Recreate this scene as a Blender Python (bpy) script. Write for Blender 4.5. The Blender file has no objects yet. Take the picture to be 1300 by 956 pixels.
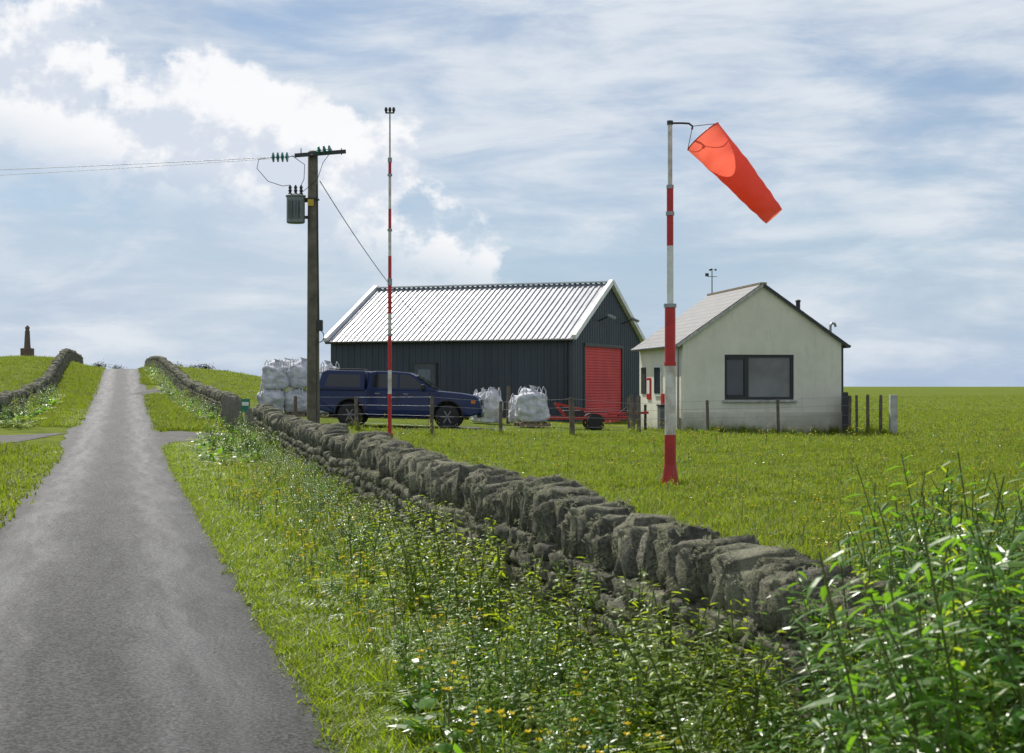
import bpy, bmesh, math, random
import numpy as np
from mathutils import Vector, Matrix, noise
rng=np.random.default_rng(7); random.seed(7)
S=bpy.context.scene
R=math.radians
# ------------------------------------------------------------------ materials
def newmat(name):
    m=bpy.data.materials.new(name); m.use_nodes=True
    nt=m.node_tree; b=nt.nodes['Principled BSDF']; return m,nt,b
def mixc(nt,fac,a,b,blend='MIX'):
    n=nt.nodes.new('ShaderNodeMix'); n.data_type='RGBA'; n.blend_type=blend
    L=nt.links
    for idx,v in ((0,fac),(6,a),(7,b)):
        if isinstance(v,bpy.types.NodeSocket): L.new(v,n.inputs[idx])
        elif idx==0: n.inputs[0].default_value=v
        else: n.inputs[idx].default_value=(*v[:3],1)
    return n.outputs[2]
def math_n(nt,op,a,b=None,c=None,clamp=False):
    n=nt.nodes.new('ShaderNodeMath'); n.operation=op; n.use_clamp=clamp
    for i,v in enumerate((a,b,c)):
        if v is None: continue
        if isinstance(v,bpy.types.NodeSocket): nt.links.new(v,n.inputs[i])
        else: n.inputs[i].default_value=v
    return n.outputs[0]
def mapr(nt,v,a,b,c=0,d=1,smooth=True):
    n=nt.nodes.new('ShaderNodeMapRange'); n.interpolation_type='SMOOTHSTEP' if smooth else 'LINEAR'
    nt.links.new(v,n.inputs[0])
    for i,x in enumerate((a,b,c,d)): n.inputs[i+1].default_value=x
    return n.outputs[0]
def noise_n(nt,scale,detail=4,rough=.55,vec=None,stretch=None,coord='Object',dist=0,loc=None):
    if vec is None:
        tc=nt.nodes.new('ShaderNodeTexCoord'); vec=tc.outputs[coord]
    if stretch:
        mp=nt.nodes.new('ShaderNodeMapping'); mp.inputs['Scale'].default_value=stretch
        if loc: mp.inputs['Location'].default_value=loc
        nt.links.new(vec,mp.inputs[0]); vec=mp.outputs[0]
    n=nt.nodes.new('ShaderNodeTexNoise'); n.inputs['Scale'].default_value=scale
    n.inputs['Detail'].default_value=detail; n.inputs['Roughness'].default_value=rough
    n.inputs['Distortion'].default_value=dist
    nt.links.new(vec,n.inputs['Vector']); return n.outputs[0]
def bump(nt,b,h,strength=.3,dist=.02):
    n=nt.nodes.new('ShaderNodeBump'); n.inputs['Strength'].default_value=strength
    n.inputs['Distance'].default_value=dist
    nt.links.new(h,n.inputs['Height']); nt.links.new(n.outputs[0],b.inputs['Normal'])
def pmat(name,c,rough=.6,metal=0,var=.25,scale=3,c2=None,bs=.15,bscale=30,spec=.5,coat=0):
    m,nt,b=newmat(name)
    if c2 is None: c2=tuple(x*(1-var) for x in c)
    f=mapr(nt,noise_n(nt,scale,5,.62),.3,.72)
    nt.links.new(mixc(nt,f,c,c2),b.inputs['Base Color'])
    b.inputs['Roughness'].default_value=rough; b.inputs['Metallic'].default_value=metal
    b.inputs['Specular IOR Level'].default_value=spec
    if coat: b.inputs['Coat Weight'].default_value=coat; b.inputs['Coat Roughness'].default_value=.05
    if bs: bump(nt,b,noise_n(nt,bscale,2),bs,.01)
    return m
def leafmat(name,c1,c2,tc,trans=.4,rough=.4,spec=.5):
    m,nt,b=newmat(name)
    oi=nt.nodes.new('ShaderNodeObjectInfo')
    geo=nt.nodes.new('ShaderNodeNewGeometry')
    f=math_n(nt,'MULTIPLY_ADD',geo.outputs['Random Per Island'],.5,math_n(nt,'MULTIPLY',oi.outputs['Random'],.5))
    col=mixc(nt,f,c1,c2)
    nt.links.new(col,b.inputs['Base Color']); b.inputs['Roughness'].default_value=rough
    b.inputs['Specular IOR Level'].default_value=spec
    t=nt.nodes.new('ShaderNodeBsdfTranslucent')
    tcol=mixc(nt,f,tc,tuple(x*.6 for x in tc)); nt.links.new(tcol,t.inputs[0])
    mx=nt.nodes.new('ShaderNodeMixShader'); mx.inputs[0].default_value=trans
    nt.links.new(b.outputs[0],mx.inputs[1]); nt.links.new(t.outputs[0],mx.inputs[2])
    nt.links.new(mx.outputs[0],nt.nodes['Material Output'].inputs[0])
    return m
M={}
M['white']=pmat('white_paint',(.76,.76,.74),.5,var=.2,scale=6)
M['whitep']=pmat('weathered_white_paint',(.72,.70,.66),.5,c2=(.42,.35,.29),scale=5)
M['red']=pmat('red_paint',(.55,.02,.02),.4,var=.3,scale=5)
M['redbase']=pmat('red_faded',(.5,.025,.025),.5,c2=(.3,.025,.02),scale=4)
M['galv']=pmat('galvanised_steel',(.33,.34,.35),.45,.6,scale=9)
M['dark']=pmat('dark_metal',(.05,.052,.055),.5,.3)
M['black']=pmat('black_rubber',(.018,.018,.018),.7,bs=.2)
M['postwood']=pmat('post_wood',(.16,.13,.10),.85,c2=(.08,.065,.05),scale=6,bs=.5)
M['creo']=pmat('creosote_pole',(.16,.14,.10),.8,c2=(.075,.068,.05),scale=3,bs=.5)
M['concrete']=pmat('pale_concrete',(.5,.5,.47),.8,c2=(.3,.3,.28),scale=5,bs=.3)
M['insul']=pmat('green_glass_insulator',(.01,.18,.13),.12,bs=0)
M['trans']=pmat('grey_tank_paint',(.2,.22,.22),.5,.2)
M['yellow']=pmat('yellow_sign',(.7,.45,.03),.5)
M['signg']=pmat('green_sign',(.02,.2,.12),.5)
M['stonep']=pmat('monument_stone',(.16,.11,.085),.9,scale=2)
M['bag']=pmat('woven_poly_bag',(.66,.66,.69),.85,c2=(.40,.41,.45),scale=5,bs=.8,bscale=7,spec=.2)
M['pallet']=pmat('pallet_wood',(.3,.23,.15),.85,scale=5)
# ------------------------------------------------------------------ geometry helpers
def link(o,parent=None):
    S.collection.objects.link(o)
    if parent is not None: o.parent=parent
    return o
def empty(name,loc=(0,0,0),rz=0,parent=None):
    e=bpy.data.objects.new(name,None); e.empty_display_size=.3
    e.location=loc; e.rotation_euler=(0,0,rz); return link(e,parent)
def mesh(name,v,f,mats,parent=None,smooth=False,midx=None,do_link=True):
    me=bpy.data.meshes.new(name); me.from_pydata([tuple(map(float,p)) for p in v],[],f)
    if not isinstance(mats,(list,tuple)): mats=[mats]
    for m in mats: me.materials.append(m)
    if midx is not None: me.polygons.foreach_set('material_index',midx)
    if smooth: me.polygons.foreach_set('use_smooth',[True]*len(me.polygons))
    me.update(); o=bpy.data.objects.new(name,me)
    if do_link: link(o,parent)
    return o
def bev(o,w,s=2):
    m=o.modifiers.new('bevel','BEVEL'); m.width=w; m.segments=s; m.limit_method='ANGLE'; m.angle_limit=R(35); return o
def box(name,c,s,mat,parent=None,bevel=0,rot=None):
    x,y,z=[k/2 for k in s]
    v=[(-x,-y,-z),(x,-y,-z),(x,y,-z),(-x,y,-z),(-x,-y,z),(x,-y,z),(x,y,z),(-x,y,z)]
    f=[(0,3,2,1),(4,5,6,7),(0,1,5,4),(1,2,6,5),(2,3,7,6),(3,0,4,7)]
    o=mesh(name,v,f,mat,parent); o.location=c
    if rot: o.rotation_euler=rot
    if bevel: bev(o,bevel)
    return o
def lathe(name,p1,p2,prof,mat,parent=None,segs=16,cap=True,smooth=True):
    p1=Vector(p1);p2=Vector(p2);d=p2-p1;q=d.to_track_quat('Z','Y')
    v=[];f=[];L=d.length
    for t,r in prof:
        for i in range(segs):
            a=2*math.pi*i/segs
            v.append(p1+q@Vector((r*math.cos(a),r*math.sin(a),t*L)))
    n=len(prof)
    for j in range(n-1):
        for i in range(segs):
            f.append((j*segs+i,j*segs+(i+1)%segs,(j+1)*segs+(i+1)%segs,(j+1)*segs+i))
    if cap:
        f.append(tuple(range(segs))[::-1]); f.append(tuple((n-1)*segs+i for i in range(segs)))
    o=mesh(name,v,f,mat,parent,smooth)
    if smooth:
        m=o.modifiers.new('es','EDGE_SPLIT'); m.split_angle=R(50)
    return o
def cyl(name,p1,p2,r1,r2,mat,parent=None,segs=14): return lathe(name,p1,p2,[(0,r1),(1,r2)],mat,parent,segs)
def tube(name,pts,r,mat,parent=None):
    cu=bpy.data.curves.new(name,'CURVE'); cu.dimensions='3D'; cu.bevel_depth=r; cu.bevel_resolution=2
    s=cu.splines.new('POLY'); s.points.add(len(pts)-1)
    for i,p in enumerate(pts): s.points[i].co=(*p,1)
    cu.materials.append(mat); o=bpy.data.objects.new(name,cu); return link(o,parent)
def sag(a,b,s,n=20):
    a=Vector(a);b=Vector(b); return [a.lerp(b,i/n)-Vector((0,0,4*s*(i/n)*(1-i/n))) for i in range(n+1)]
# ------------------------------------------------------------------ terrain
PX=[-100,34,50,74,108,122,180,400,700,5000]; PZ=[0,0,.44,1.05,2.85,3.0,2.7,1.0,0,0]
def ss(t): t=np.clip(t,0,1); return t*t*(3-2*t)
def P(y): return (np.interp(y-3,PX,PZ)+np.interp(y,PX,PZ)+np.interp(y+3,PX,PZ))/3
UR,UL=1.06,-1.69
def hb(x,y):
    x=np.asarray(x,float); y=np.asarray(y,float); u=x+.245*y
    L=1-ss((u-3)/21.0)
    e=.75*ss((-u-2.0)/4)*ss((y-55)/50)*(1-ss((y-200)/300))
    return P(y)*L+e
def h(x,y):
    x=np.asarray(x,float); y=np.asarray(y,float); u=x+.245*y
    z=hb(x,y)
    out=ss((u-UR)/.35)+ss((UL-u)/.35)
    nearj=np.exp(-((y-45.5)/5.5)**4)*(np.abs(u)<12)
    bmp=.028*(np.sin(x*1.7+y*.6)+np.sin(y*1.3-x*.9)*.8+np.sin(x*3.9+1)*np.sin(y*2.7)*.7)
    z=z+out*(.05+bmp*(1-nearj))*(1-.6*nearj)
    z=z-.06*((u<UR-.02)&(u>UL+.02))
    return z
def H(x,y): return float(h(x,y))
us=np.unique(np.round(np.concatenate([np.arange(-5,UL,.18),[UL,UL+.06],np.linspace(UL+.3,UR-.3,6),[UR-.06,UR],np.arange(UR+.1,7,.2),np.arange(7,50,.8),-np.arange(5,50,.8),50*1.18**np.arange(0,24),-50*1.18**np.arange(0,24)]),3))
ys=np.concatenate([np.arange(-20,60,.5),np.arange(60,135,1.0),135*1.13**np.arange(0,28)])
UU,YY=np.meshgrid(us,ys); XX=UU-.245*YY; ZZ=h(XX,YY)
nc=len(us); nr=len(ys)
v=np.stack([XX.ravel(),YY.ravel(),ZZ.ravel()],1)
idx=np.arange(nr*nc).reshape(nr,nc)
f=np.stack([idx[:-1,:-1].ravel(),idx[:-1,1:].ravel(),idx[1:,1:].ravel(),idx[1:,:-1].ravel()],1).tolist()
m,nt,b=newmat('field_ground'); M['ground']=m
n1=noise_n(nt,.06,4,.6); n2=noise_n(nt,1.3,5,.7); n3=noise_n(nt,14,3,.7,stretch=(1,.5,1))
c=mixc(nt,mapr(nt,n1,.35,.65),(.125,.165,.012),(.17,.20,.017))
c=mixc(nt,mapr(nt,n2,.38,.68),c,(.085,.125,.011))
c=mixc(nt,mapr(nt,n3,.5,.75,0,.6),c,(.055,.085,.012))
n4=noise_n(nt,.35,4,.7,stretch=(.35,1,1)); c=mixc(nt,mapr(nt,n4,.52,.72,0,.65),c,(.20,.21,.03))
n5=noise_n(nt,.03,4,.7,stretch=(.12,1,1)); c=mixc(nt,mapr(nt,n5,.45,.62,0,.5),c,(.09,.135,.016))
nt.links.new(c,b.inputs['Base Color']); b.inputs['Roughness'].default_value=.9; b.inputs['Specular IOR Level'].default_value=.05
bump(nt,b,n3,.8,.08)
mesh('ground',v,f,m,smooth=True)
# road
m,nt,b=newmat('asphalt'); M['asphalt']=m
uv=nt.nodes.new('ShaderNodeUVMap'); sep=nt.nodes.new('ShaderNodeSeparateXYZ')
nt.links.new(uv.outputs[0],sep.inputs[0])
wob=noise_n(nt,.5,3,.5); uvx=math_n(nt,'ADD',sep.outputs[0],math_n(nt,'MULTIPLY_ADD',wob,.10,-.05))
d1=math_n(nt,'ABSOLUTE',math_n(nt,'SUBTRACT',math_n(nt,'ABSOLUTE',math_n(nt,'SUBTRACT',uvx,.5)),.25))
track=mapr(nt,d1,.2,.0)
edge=mapr(nt,math_n(nt,'ABSOLUTE',math_n(nt,'SUBTRACT',uvx,.5)),.42,.5)
agg=noise_n(nt,42,4,.85); pat=noise_n(nt,2.6,5,.7)
streak=noise_n(nt,1.6,6,.75,vec=uv.outputs[0],stretch=(8,.22,1))
c=mixc(nt,mapr(nt,agg,.42,.60),(.006,.006,.0065),(.080,.077,.077))
c=mixc(nt,mapr(nt,pat,.35,.7,0,.5),c,(.02,.0195,.02))
c=mixc(nt,math_n(nt,'MULTIPLY',edge,mapr(nt,pat,.3,.6)),c,(.03,.035,.014))
nt.links.new(c,b.inputs['Base Color'])
wet=math_n(nt,'MULTIPLY',math_n(nt,'MULTIPLY_ADD',track,.7,.3),mapr(nt,streak,.34,.66,.35,1))
r=math_n(nt,'SUBTRACT',mapr(nt,agg,.35,.65,.72,.5),math_n(nt,'MULTIPLY',wet,.14))
nt.links.new(r,b.inputs['Roughness'])
nt.links.new(math_n(nt,'MULTIPLY_ADD',wet,.30,.13),b.inputs['Specular IOR Level'])
bump(nt,b,agg,1.0,.014)
ry=np.concatenate([np.arange(-20,60,.5),np.arange(60,200,1.0)])
cols=np.linspace(0,1,9); v=[];uvs=[]
for y in ry:
    jl=.05*math.sin(y*2.3)+.04*math.sin(y*5.9+1)+.03*math.sin(y*.7); jr=.05*math.sin(y*2.9+2)+.04*math.sin(y*6.7)+.03*math.sin(y*.9)
    for t in cols:
        u=UL-.03-jl+(UR-UL+.06+jl+jr)*t; x=u-.245*y
        v.append((x,y,float(hb(x,y))+.012+.02*(1-(2*t-1)**2))); uvs.append((t,y))
nc=9; f=[(j*nc+i,j*nc+i+1,(j+1)*nc+i+1,(j+1)*nc+i) for j in range(len(ry)-1) for i in range(nc-1)]
ro=mesh('road',v,f,m,smooth=True)
ul=ro.data.uv_layers.new(name='UVMap')
for lp in ro.data.loops: ul.data[lp.index].uv=uvs[lp.vertex_index]
M['gravel']=pmat('gravel',(.13,.125,.12),.85,c2=(.07,.068,.065),scale=2.5,bs=.9,bscale=40,spec=.2)
def drape(name,outline_fn,n,mmm,mat,dz):
    v=[];f=[]
    for i in range(n+1):
        a,b_=outline_fn(i/n)
        for j in range(mmm+1):
            t=j/mmm; x=a[0]+(b_[0]-a[0])*t; y=a[1]+(b_[1]-a[1])*t
            v.append((x,y,max(float(hb(x,y)),H(x,y))+dz))
    for i in range(n):
        for j in range(mmm):
            k=i*(mmm+1)+j; f.append((k,k+1,k+mmm+2,k+mmm+1))
    return mesh(name,v,f,mat,smooth=True)
def trk(t):
    x=-10.2+t*10
    w=1.6+2.0*math.exp(-t*9)+.12*math.sin(t*40)
    yc=43.4+ t*7.5*ss(t*1.1)
    return (x,yc-w),(x,yc+w)
drape('gravel_track',trk,60,10,M['gravel'],.012)
def trk2(t):
    x=-12.9-t*7; w=1.2+1.9*math.exp(-t*6)+.1*math.sin(t*30)
    return (x,42.6-w),(x,42.6+w)
drape('gravel_track',trk2,40,8,M['gravel'],.012)
def trk3(t):
    x=-18.9+t*2.6; w=2.2*(1-.5*t); return (x,82-w*2),(x,82+w*2)
drape('gravel_layby',trk3,14,10,M['gravel'],.03)
# ------------------------------------------------------------------ scatter system
def make_coll(name,objs):
    c=bpy.data.collections.new(name)
    for i,o in enumerate(objs):
        o.name='%s_%02d'%(name,i); c.objects.link(o)
    return c
def scatter(name,pts,rot,scl,idx,coll,parent=None):
    me=bpy.data.meshes.new(name); me.from_pydata(pts.tolist(),[],[])
    a=me.attributes.new('rot','FLOAT_VECTOR','POINT'); a.data.foreach_set('vector',rot.astype(np.float32).ravel())
    a=me.attributes.new('scl','FLOAT_VECTOR','POINT'); a.data.foreach_set('vector',scl.astype(np.float32).ravel())
    a=me.attributes.new('idx','INT','POINT'); a.data.foreach_set('value',idx.astype(np.int32))
    o=bpy.data.objects.new(name,me); link(o,parent)
    ng=bpy.data.node_groups.new(name+'_gn','GeometryNodeTree')
    ng.interface.new_socket('Geometry',in_out='INPUT',socket_type='NodeSocketGeometry')
    ng.interface.new_socket('Geometry',in_out='OUTPUT',socket_type='NodeSocketGeometry')
    gi=ng.nodes.new('NodeGroupInput'); go=ng.nodes.new('NodeGroupOutput')
    ip=ng.nodes.new('GeometryNodeInstanceOnPoints'); ci=ng.nodes.new('GeometryNodeCollectionInfo')
    ci.inputs['Collection'].default_value=coll; ci.inputs['Separate Children'].default_value=True; ci.inputs['Reset Children'].default_value=True
    def na(nm,t):
        q=ng.nodes.new('GeometryNodeInputNamedAttribute'); q.data_type=t; q.inputs['Name'].default_value=nm; return q.outputs['Attribute']
    Lk=ng.links
    Lk.new(gi.outputs[0],ip.inputs['Points']); Lk.new(ci.outputs[0],ip.inputs['Instance'])
    ip.inputs['Pick Instance'].default_value=True
    Lk.new(na('idx','INT'),ip.inputs['Instance Index']); Lk.new(na('rot','FLOAT_VECTOR'),ip.inputs['Rotation']); Lk.new(na('scl','FLOAT_VECTOR'),ip.inputs['Scale'])
    Lk.new(ip.outputs[0],go.inputs[0])
    md=o.modifiers.new('scatter','NODES'); md.node_group=ng
    return o
GROUPS={}
def sc2(name,x,y,s,nproto,coll,tilt=.12,zoff=-.01,hs=None,only=None):
    n=len(x); z=h(x,y)+zoff
    rot=np.stack([rng.normal(0,tilt,n),rng.normal(0,tilt,n),rng.uniform(0,6.283,n)],1)
    scl=np.stack([s,s,s if hs is None else hs],1)
    ix=rng.integers(0,nproto,n) if only is None else rng.choice(only,n)
    GROUPS.setdefault((name,coll.name),[coll,[],[],[],[]])
    g=GROUPS[(name,coll.name)]; g[1].append(np.stack([x,y,z],1)); g[2].append(rot); g[3].append(scl); g[4].append(ix)
def flush():
    for (name,_),g in GROUPS.items(): scatter(name,*[np.concatenate(q) for q in g[1:]],g[0])
class MB:
    def __init__(s): s.v=[];s.f=[];s.m=[]
    def strip(s,secs,mat):
        base=len(s.v); k=len(secs[0])
        for a in secs: s.v+= [tuple(p) for p in a]
        for i in range(len(secs)-1):
            for j in range(k-1):
                q=base+i*k+j; s.f.append((q,q+1,q+k+1,q+k)); s.m.append(mat)
    def blade(s,b,az,L,w,bend,mat=0,segs=3):
        dx,dy=math.cos(az),math.sin(az); tw=az+math.pi/2+random.uniform(-.8,.8); sx,sy=math.cos(tw),math.sin(tw)
        secs=[]
        for i in range(segs+1):
            t=i/segs; hx=L*bend*t*t; z=L*(t-.4*bend*t*t); ww=w*.5*(1-t**1.8)+.0004
            c=(b[0]+dx*hx,b[1]+dy*hx,b[2]+z)
            secs.append([(c[0]-sx*ww,c[1]-sy*ww,c[2]),(c[0]+sx*ww,c[1]+sy*ww,c[2])])
        s.strip(secs,mat)
    def leaf(s,p,az,el,L,w,droop,mat=0,segs=4,fold=.25):
        p=Vector(p); d=Vector((math.cos(az)*math.cos(el),math.sin(az)*math.cos(el),math.sin(el)))
        side=Vector((-math.sin(az),math.cos(az),0)); ro=random.uniform(-.5,.5)
        side=(Matrix.Rotation(ro,3,d)@side); pos=p.copy(); secs=[]
        prof={4:[.12,.85,1,.6,.02],3:[.12,.95,.7,.02],2:[.2,1,.05]}[segs]
        for i in range(segs+1):
            up=side.cross(d)
            ww=w*.5*prof[i]
            secs.append([pos-side*ww-up*(-ww*fold),pos.copy(),pos+side*ww-up*(-ww*fold)])
            d=(d+Vector((0,0,-droop/segs))).normalized(); pos=pos+d*(L/segs)
        s.strip(secs,mat)
    def stem(s,pts,r,mat,k=4):
        secs=[]
        for i,p in enumerate(pts):
            rr=r*(1-.6*i/len(pts)); secs.append([(p[0]+rr*math.cos(a),p[1]+rr*math.sin(a),p[2]) for a in [2*math.pi*j/k for j in range(k+1)]])
        s.strip(secs,mat)
    def obj(s,mats): return mesh('p',s.v,s.f,mats,midx=s.m,do_link=False,smooth=False)
G1=leafmat('grass_blade',(.11,.19,.011),(.18,.245,.015),(.46,.62,.022),.48,.48)
G2=leafmat('grass_blade_dry',(.3,.27,.11),(.22,.21,.07),(.4,.38,.12),.4,.6)
G3=leafmat('field_blade',(.105,.165,.012),(.16,.21,.017),(.38,.50,.028),.46,.55,.25)
W1=leafmat('weed_leaf',(.06,.17,.014),(.12,.23,.018),(.3,.62,.03),.48,.34)
W2=leafmat('dark_weed_leaf',(.05,.13,.016),(.08,.16,.018),(.24,.5,.03),.42,.3)
W3=leafmat('yellow_green_leaf',(.17,.26,.012),(.12,.22,.013),(.6,.75,.03),.52,.4)
W4=leafmat('reddish_leaf',(.2,.06,.02),(.28,.1,.03),(.4,.14,.03),.4,.5)
FY=leafmat('buttercup_petal',(.8,.6,.01),(.85,.68,.02),(.85,.65,.02),.3,.4)
ST=leafmat('plant_stem',(.1,.16,.03),(.16,.17,.05),(.2,.28,.04),.2,.5)
LI=leafmat('lichen_fuzz',(.32,.33,.21),(.46,.46,.32),(.36,.37,.22),.3,.85,.05)
BU=pmat('bush_leaf',(.04,.07,.02),.8,var=.5,scale=2,bs=0)
def grass_p(nb,r,l0,l1,w,mats,dry=.06,bend=(.15,.9)):
    mb=MB()
    for i in range(nb):
        a=random.uniform(0,6.28); q=r*math.sqrt(random.random())
        mb.blade((q*math.cos(a),q*math.sin(a),0),random.uniform(0,6.28),random.uniform(l0,l1),w*random.uniform(.7,1.3),random.uniform(*bend),1 if random.random()<dry else 0,2)
    return mb.obj(mats)
C_short=make_coll('short_grass',[grass_p(22,.10,.05,.13,.008,[G1,G2],.03) for _ in range(4)])
C_field=make_coll('field_grass_tuft',[grass_p(22,.16,.06,.15,.012,[G3,G2],.06) for _ in range(4)])
C_far=make_coll('far_grass_tuft',[grass_p(16,.3,.08,.2,.028,[G3,G2],.05) for _ in range(3)])
def longg(seeds=1):
    mb=MB()
    for i in range(22):
        a=random.uniform(0,6.28); q=.09*math.sqrt(random.random())
        mb.blade((q*math.cos(a),q*math.sin(a),0),random.uniform(0,6.28),random.uniform(.2,.5),.009,random.uniform(.2,1.0),1 if random.random()<.06 else 0,3)
    for i in range(seeds):
        a=random.uniform(0,6.28);l=random.uniform(.4,.6); tx,ty=.1*math.cos(a),.1*math.sin(a)
        mb.stem([(0,0,0),(tx*.3,ty*.3,l*.5),(tx,ty,l)],.002,1,3)
        for k in range(8):
            t=k/8; mb.leaf((tx*(.85+.15*t),ty*(.85+.15*t),l*(.85+.15*t)),random.uniform(0,6.28),.9,.022,.007,.2,1,2)
    return mb.obj([G1,G2])
C_long=make_coll('long_grass',[longg(s) for s in (0,1,0,2)])
def leafy(ht,nl,ll,lw,mats,lean=.1,branches=0,topw=.5):
    mb=MB(); a=random.uniform(0,6.28); lx,ly=lean*math.cos(a),lean*math.sin(a)
    def pt(t): return (lx*ht*t*t,ly*ht*t*t,ht*t)
    mb.stem([pt(i/4) for i in range(5)],.005,1,3)
    az=random.uniform(0,6.28)
    for i in range(nl):
        t=.12+.88*i/nl; az+=2.4+random.uniform(-.3,.3)
        s=(1-topw*t)*random.uniform(.75,1.2)
        mb.leaf(pt(t),az,random.uniform(.1,.8),ll*s,lw*s,random.uniform(.4,1.3),0,3)
    for k in range(branches):
        t0=random.uniform(.3,.75); az=random.uniform(0,6.28); b0=Vector(pt(t0)); L=ht*.35*random.uniform(.6,1)
        d=Vector((math.cos(az)*.5,math.sin(az)*.5,.85)).normalized()
        mb.stem([b0,b0+d*L*.5,b0+d*L],.003,1,3)
        for i in range(9):
            az+=2.4; mb.leaf(b0+d*L*(.2+.8*i/9),az,random.uniform(.2,.8),ll*.55,lw*.6,.8,0,3)
    return mb.obj(mats)
C_tall=make_coll('tall_weed',[leafy(1.0,42,.12,.028,[W1,ST],.15,4,.28),leafy(.95,38,.11,.026,[W2,ST],.12,4,.25),leafy(1.0,42,.12,.028,[W1,ST],.2,3,.3),leafy(1.0,38,.13,.024,[W3,ST],.15,4,.3),leafy(.85,34,.11,.034,[W1,ST],.1,4,.2)])
def fern():
    mb=MB()
    for k in range(7):
        az=k*.9+random.uniform(-.3,.3); L=random.uniform(.28,.42); d=Vector((math.cos(az),math.sin(az),1.3)).normalized(); p=Vector((0,0,0)); pts=[p.copy()]
        for i in range(12):
            d=(d+Vector((0,0,-.09))).normalized(); p=p+d*(L/12); pts.append(p.copy())
            if i>2:
                s=math.sin(math.pi*(i-1)/12)*.7+.3
                for sg in (-1,1): mb.leaf(p,az+sg*1.15,.15,.075*s,.022*s,.3,0,2)
        mb.leaf(p,az,0,.05,.018,.2,0,2); mb.stem(pts[::3]+[pts[-1]],.0025,1,3)
    return mb.obj([W3,ST])
def broad(mats,n=10,L=.2,w=.09,red=.12):
    mb=MB()
    for k in range(n):
        az=k*2.4+random.uniform(-.3,.3); q=random.uniform(0,.2)
        st=(0,0,0); tip=(math.cos(az)*.08,math.sin(az)*.08,q); mb.stem([st,tip],.004,1,3)
        mb.leaf(tip,az,random.uniform(.3,1.1),L*random.uniform(.6,1.1),w*random.uniform(.7,1.1),random.uniform(.6,1.5),2 if random.random()<red else 0,4,.35)
    return mb.obj(mats)
C_mix=make_coll('verge_weed',[fern(),fern(),broad([W1,ST,W4]),broad([W2,ST,W4],12,.14,.07),leafy(.5,26,.09,.03,[W1,ST],.2,4),leafy(.55,24,.08,.022,[W3,ST],.25,4),leafy(.45,26,.07,.035,[W2,ST],.15,5),leafy(.6,30,.1,.02,[W3,ST],.2,2)])
def flower(n=3,hh=.3):
    mb=MB()
    for k in range(n):
        a=random.uniform(0,6.28); x,y=.12*math.cos(a)*random.random(),.12*math.sin(a)*random.random(); l=hh*random.uniform(.7,1.15)
        mb.stem([(x*.3,y*.3,0),(x,y,l)],.002,1,3)
        for j in range(5): mb.leaf((x,y,l),j*1.257,.5,.015,.014,-.2,0,2)
        mb.leaf((x*.5,y*.5,l*.3),a,.5,.07,.02,.6,2,3)
    return mb.obj([FY,ST,W1])
C_fl=make_coll('buttercup_plant',[flower(n) for n in (3,2,1,2)])
def lich():
    mb=MB()
    for i in range(20):
        a=random.uniform(0,6.28); q=.045*math.sqrt(random.random())
        mb.blade((q*math.cos(a),q*math.sin(a),-.006),random.uniform(0,6.28),random.uniform(.012,.036),.006,random.uniform(.4,1.4),0,2)
    return mb.obj([LI])
C_li=make_coll('lichen_tuft',[lich() for _ in range(3)])
# ------------------------------------------------------------------ walls
WY=np.array([-3,2.5,5.5,7.8,9.3,10.9,13.7,18,29.8,40.]); WX=np.array([3.3,2.25,1.5,.92,.5,.03,-.6,-1.5,-3.95,-6.35])
def wallx(y): return np.interp(y,WY,WX)
def stone_protos(sub,n=8):
    out=[]
    for k in range(n):
        bm=bmesh.new(); bmesh.ops.create_icosphere(bm,subdivisions=sub,radius=1)
        vs=[];off=Vector((k*7.3,k*3.1,0))
        for vv in bm.verts:
            p=vv.co.normalized(); q=Vector([math.copysign(abs(c)**.42,c) for c in p])
            q=q*(.48*(1+.24*noise.noise(p*1.8+off)+.15*noise.noise(p*5+off)))
            vs.append(q[:])
        out.append((np.array(vs),np.array([[x.index for x in fc.verts] for fc in bm.faces]))); bm.free()
    return out
SP3=stone_protos(3); SP2=stone_protos(2)
m,nt,b=newmat('lichened_stone'); M['stone']=m
geo=nt.nodes.new('ShaderNodeNewGeometry')
na_=noise_n(nt,7,5,.7); nb_=noise_n(nt,40,4,.78); nz=noise_n(nt,1.5,3,.6)
c=mixc(nt,geo.outputs['Random Per Island'],(.11,.11,.095),(.30,.285,.23))
c=mixc(nt,mapr(nt,na_,.42,.60,0,.85),c,(.27,.275,.18))
c=mixc(nt,mapr(nt,nb_,.42,.64,0,.8),c,(.07,.07,.052))
c=mixc(nt,mapr(nt,nz,.54,.68,0,.65),c,(.38,.38,.27))
nt.links.new(c,b.inputs['Base Color']); b.inputs['Roughness'].default_value=.95; b.inputs['Specular IOR Level'].default_value=.1
bump(nt,b,math_n(nt,'ADD',nb_,na_),1.0,.04)
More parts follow.
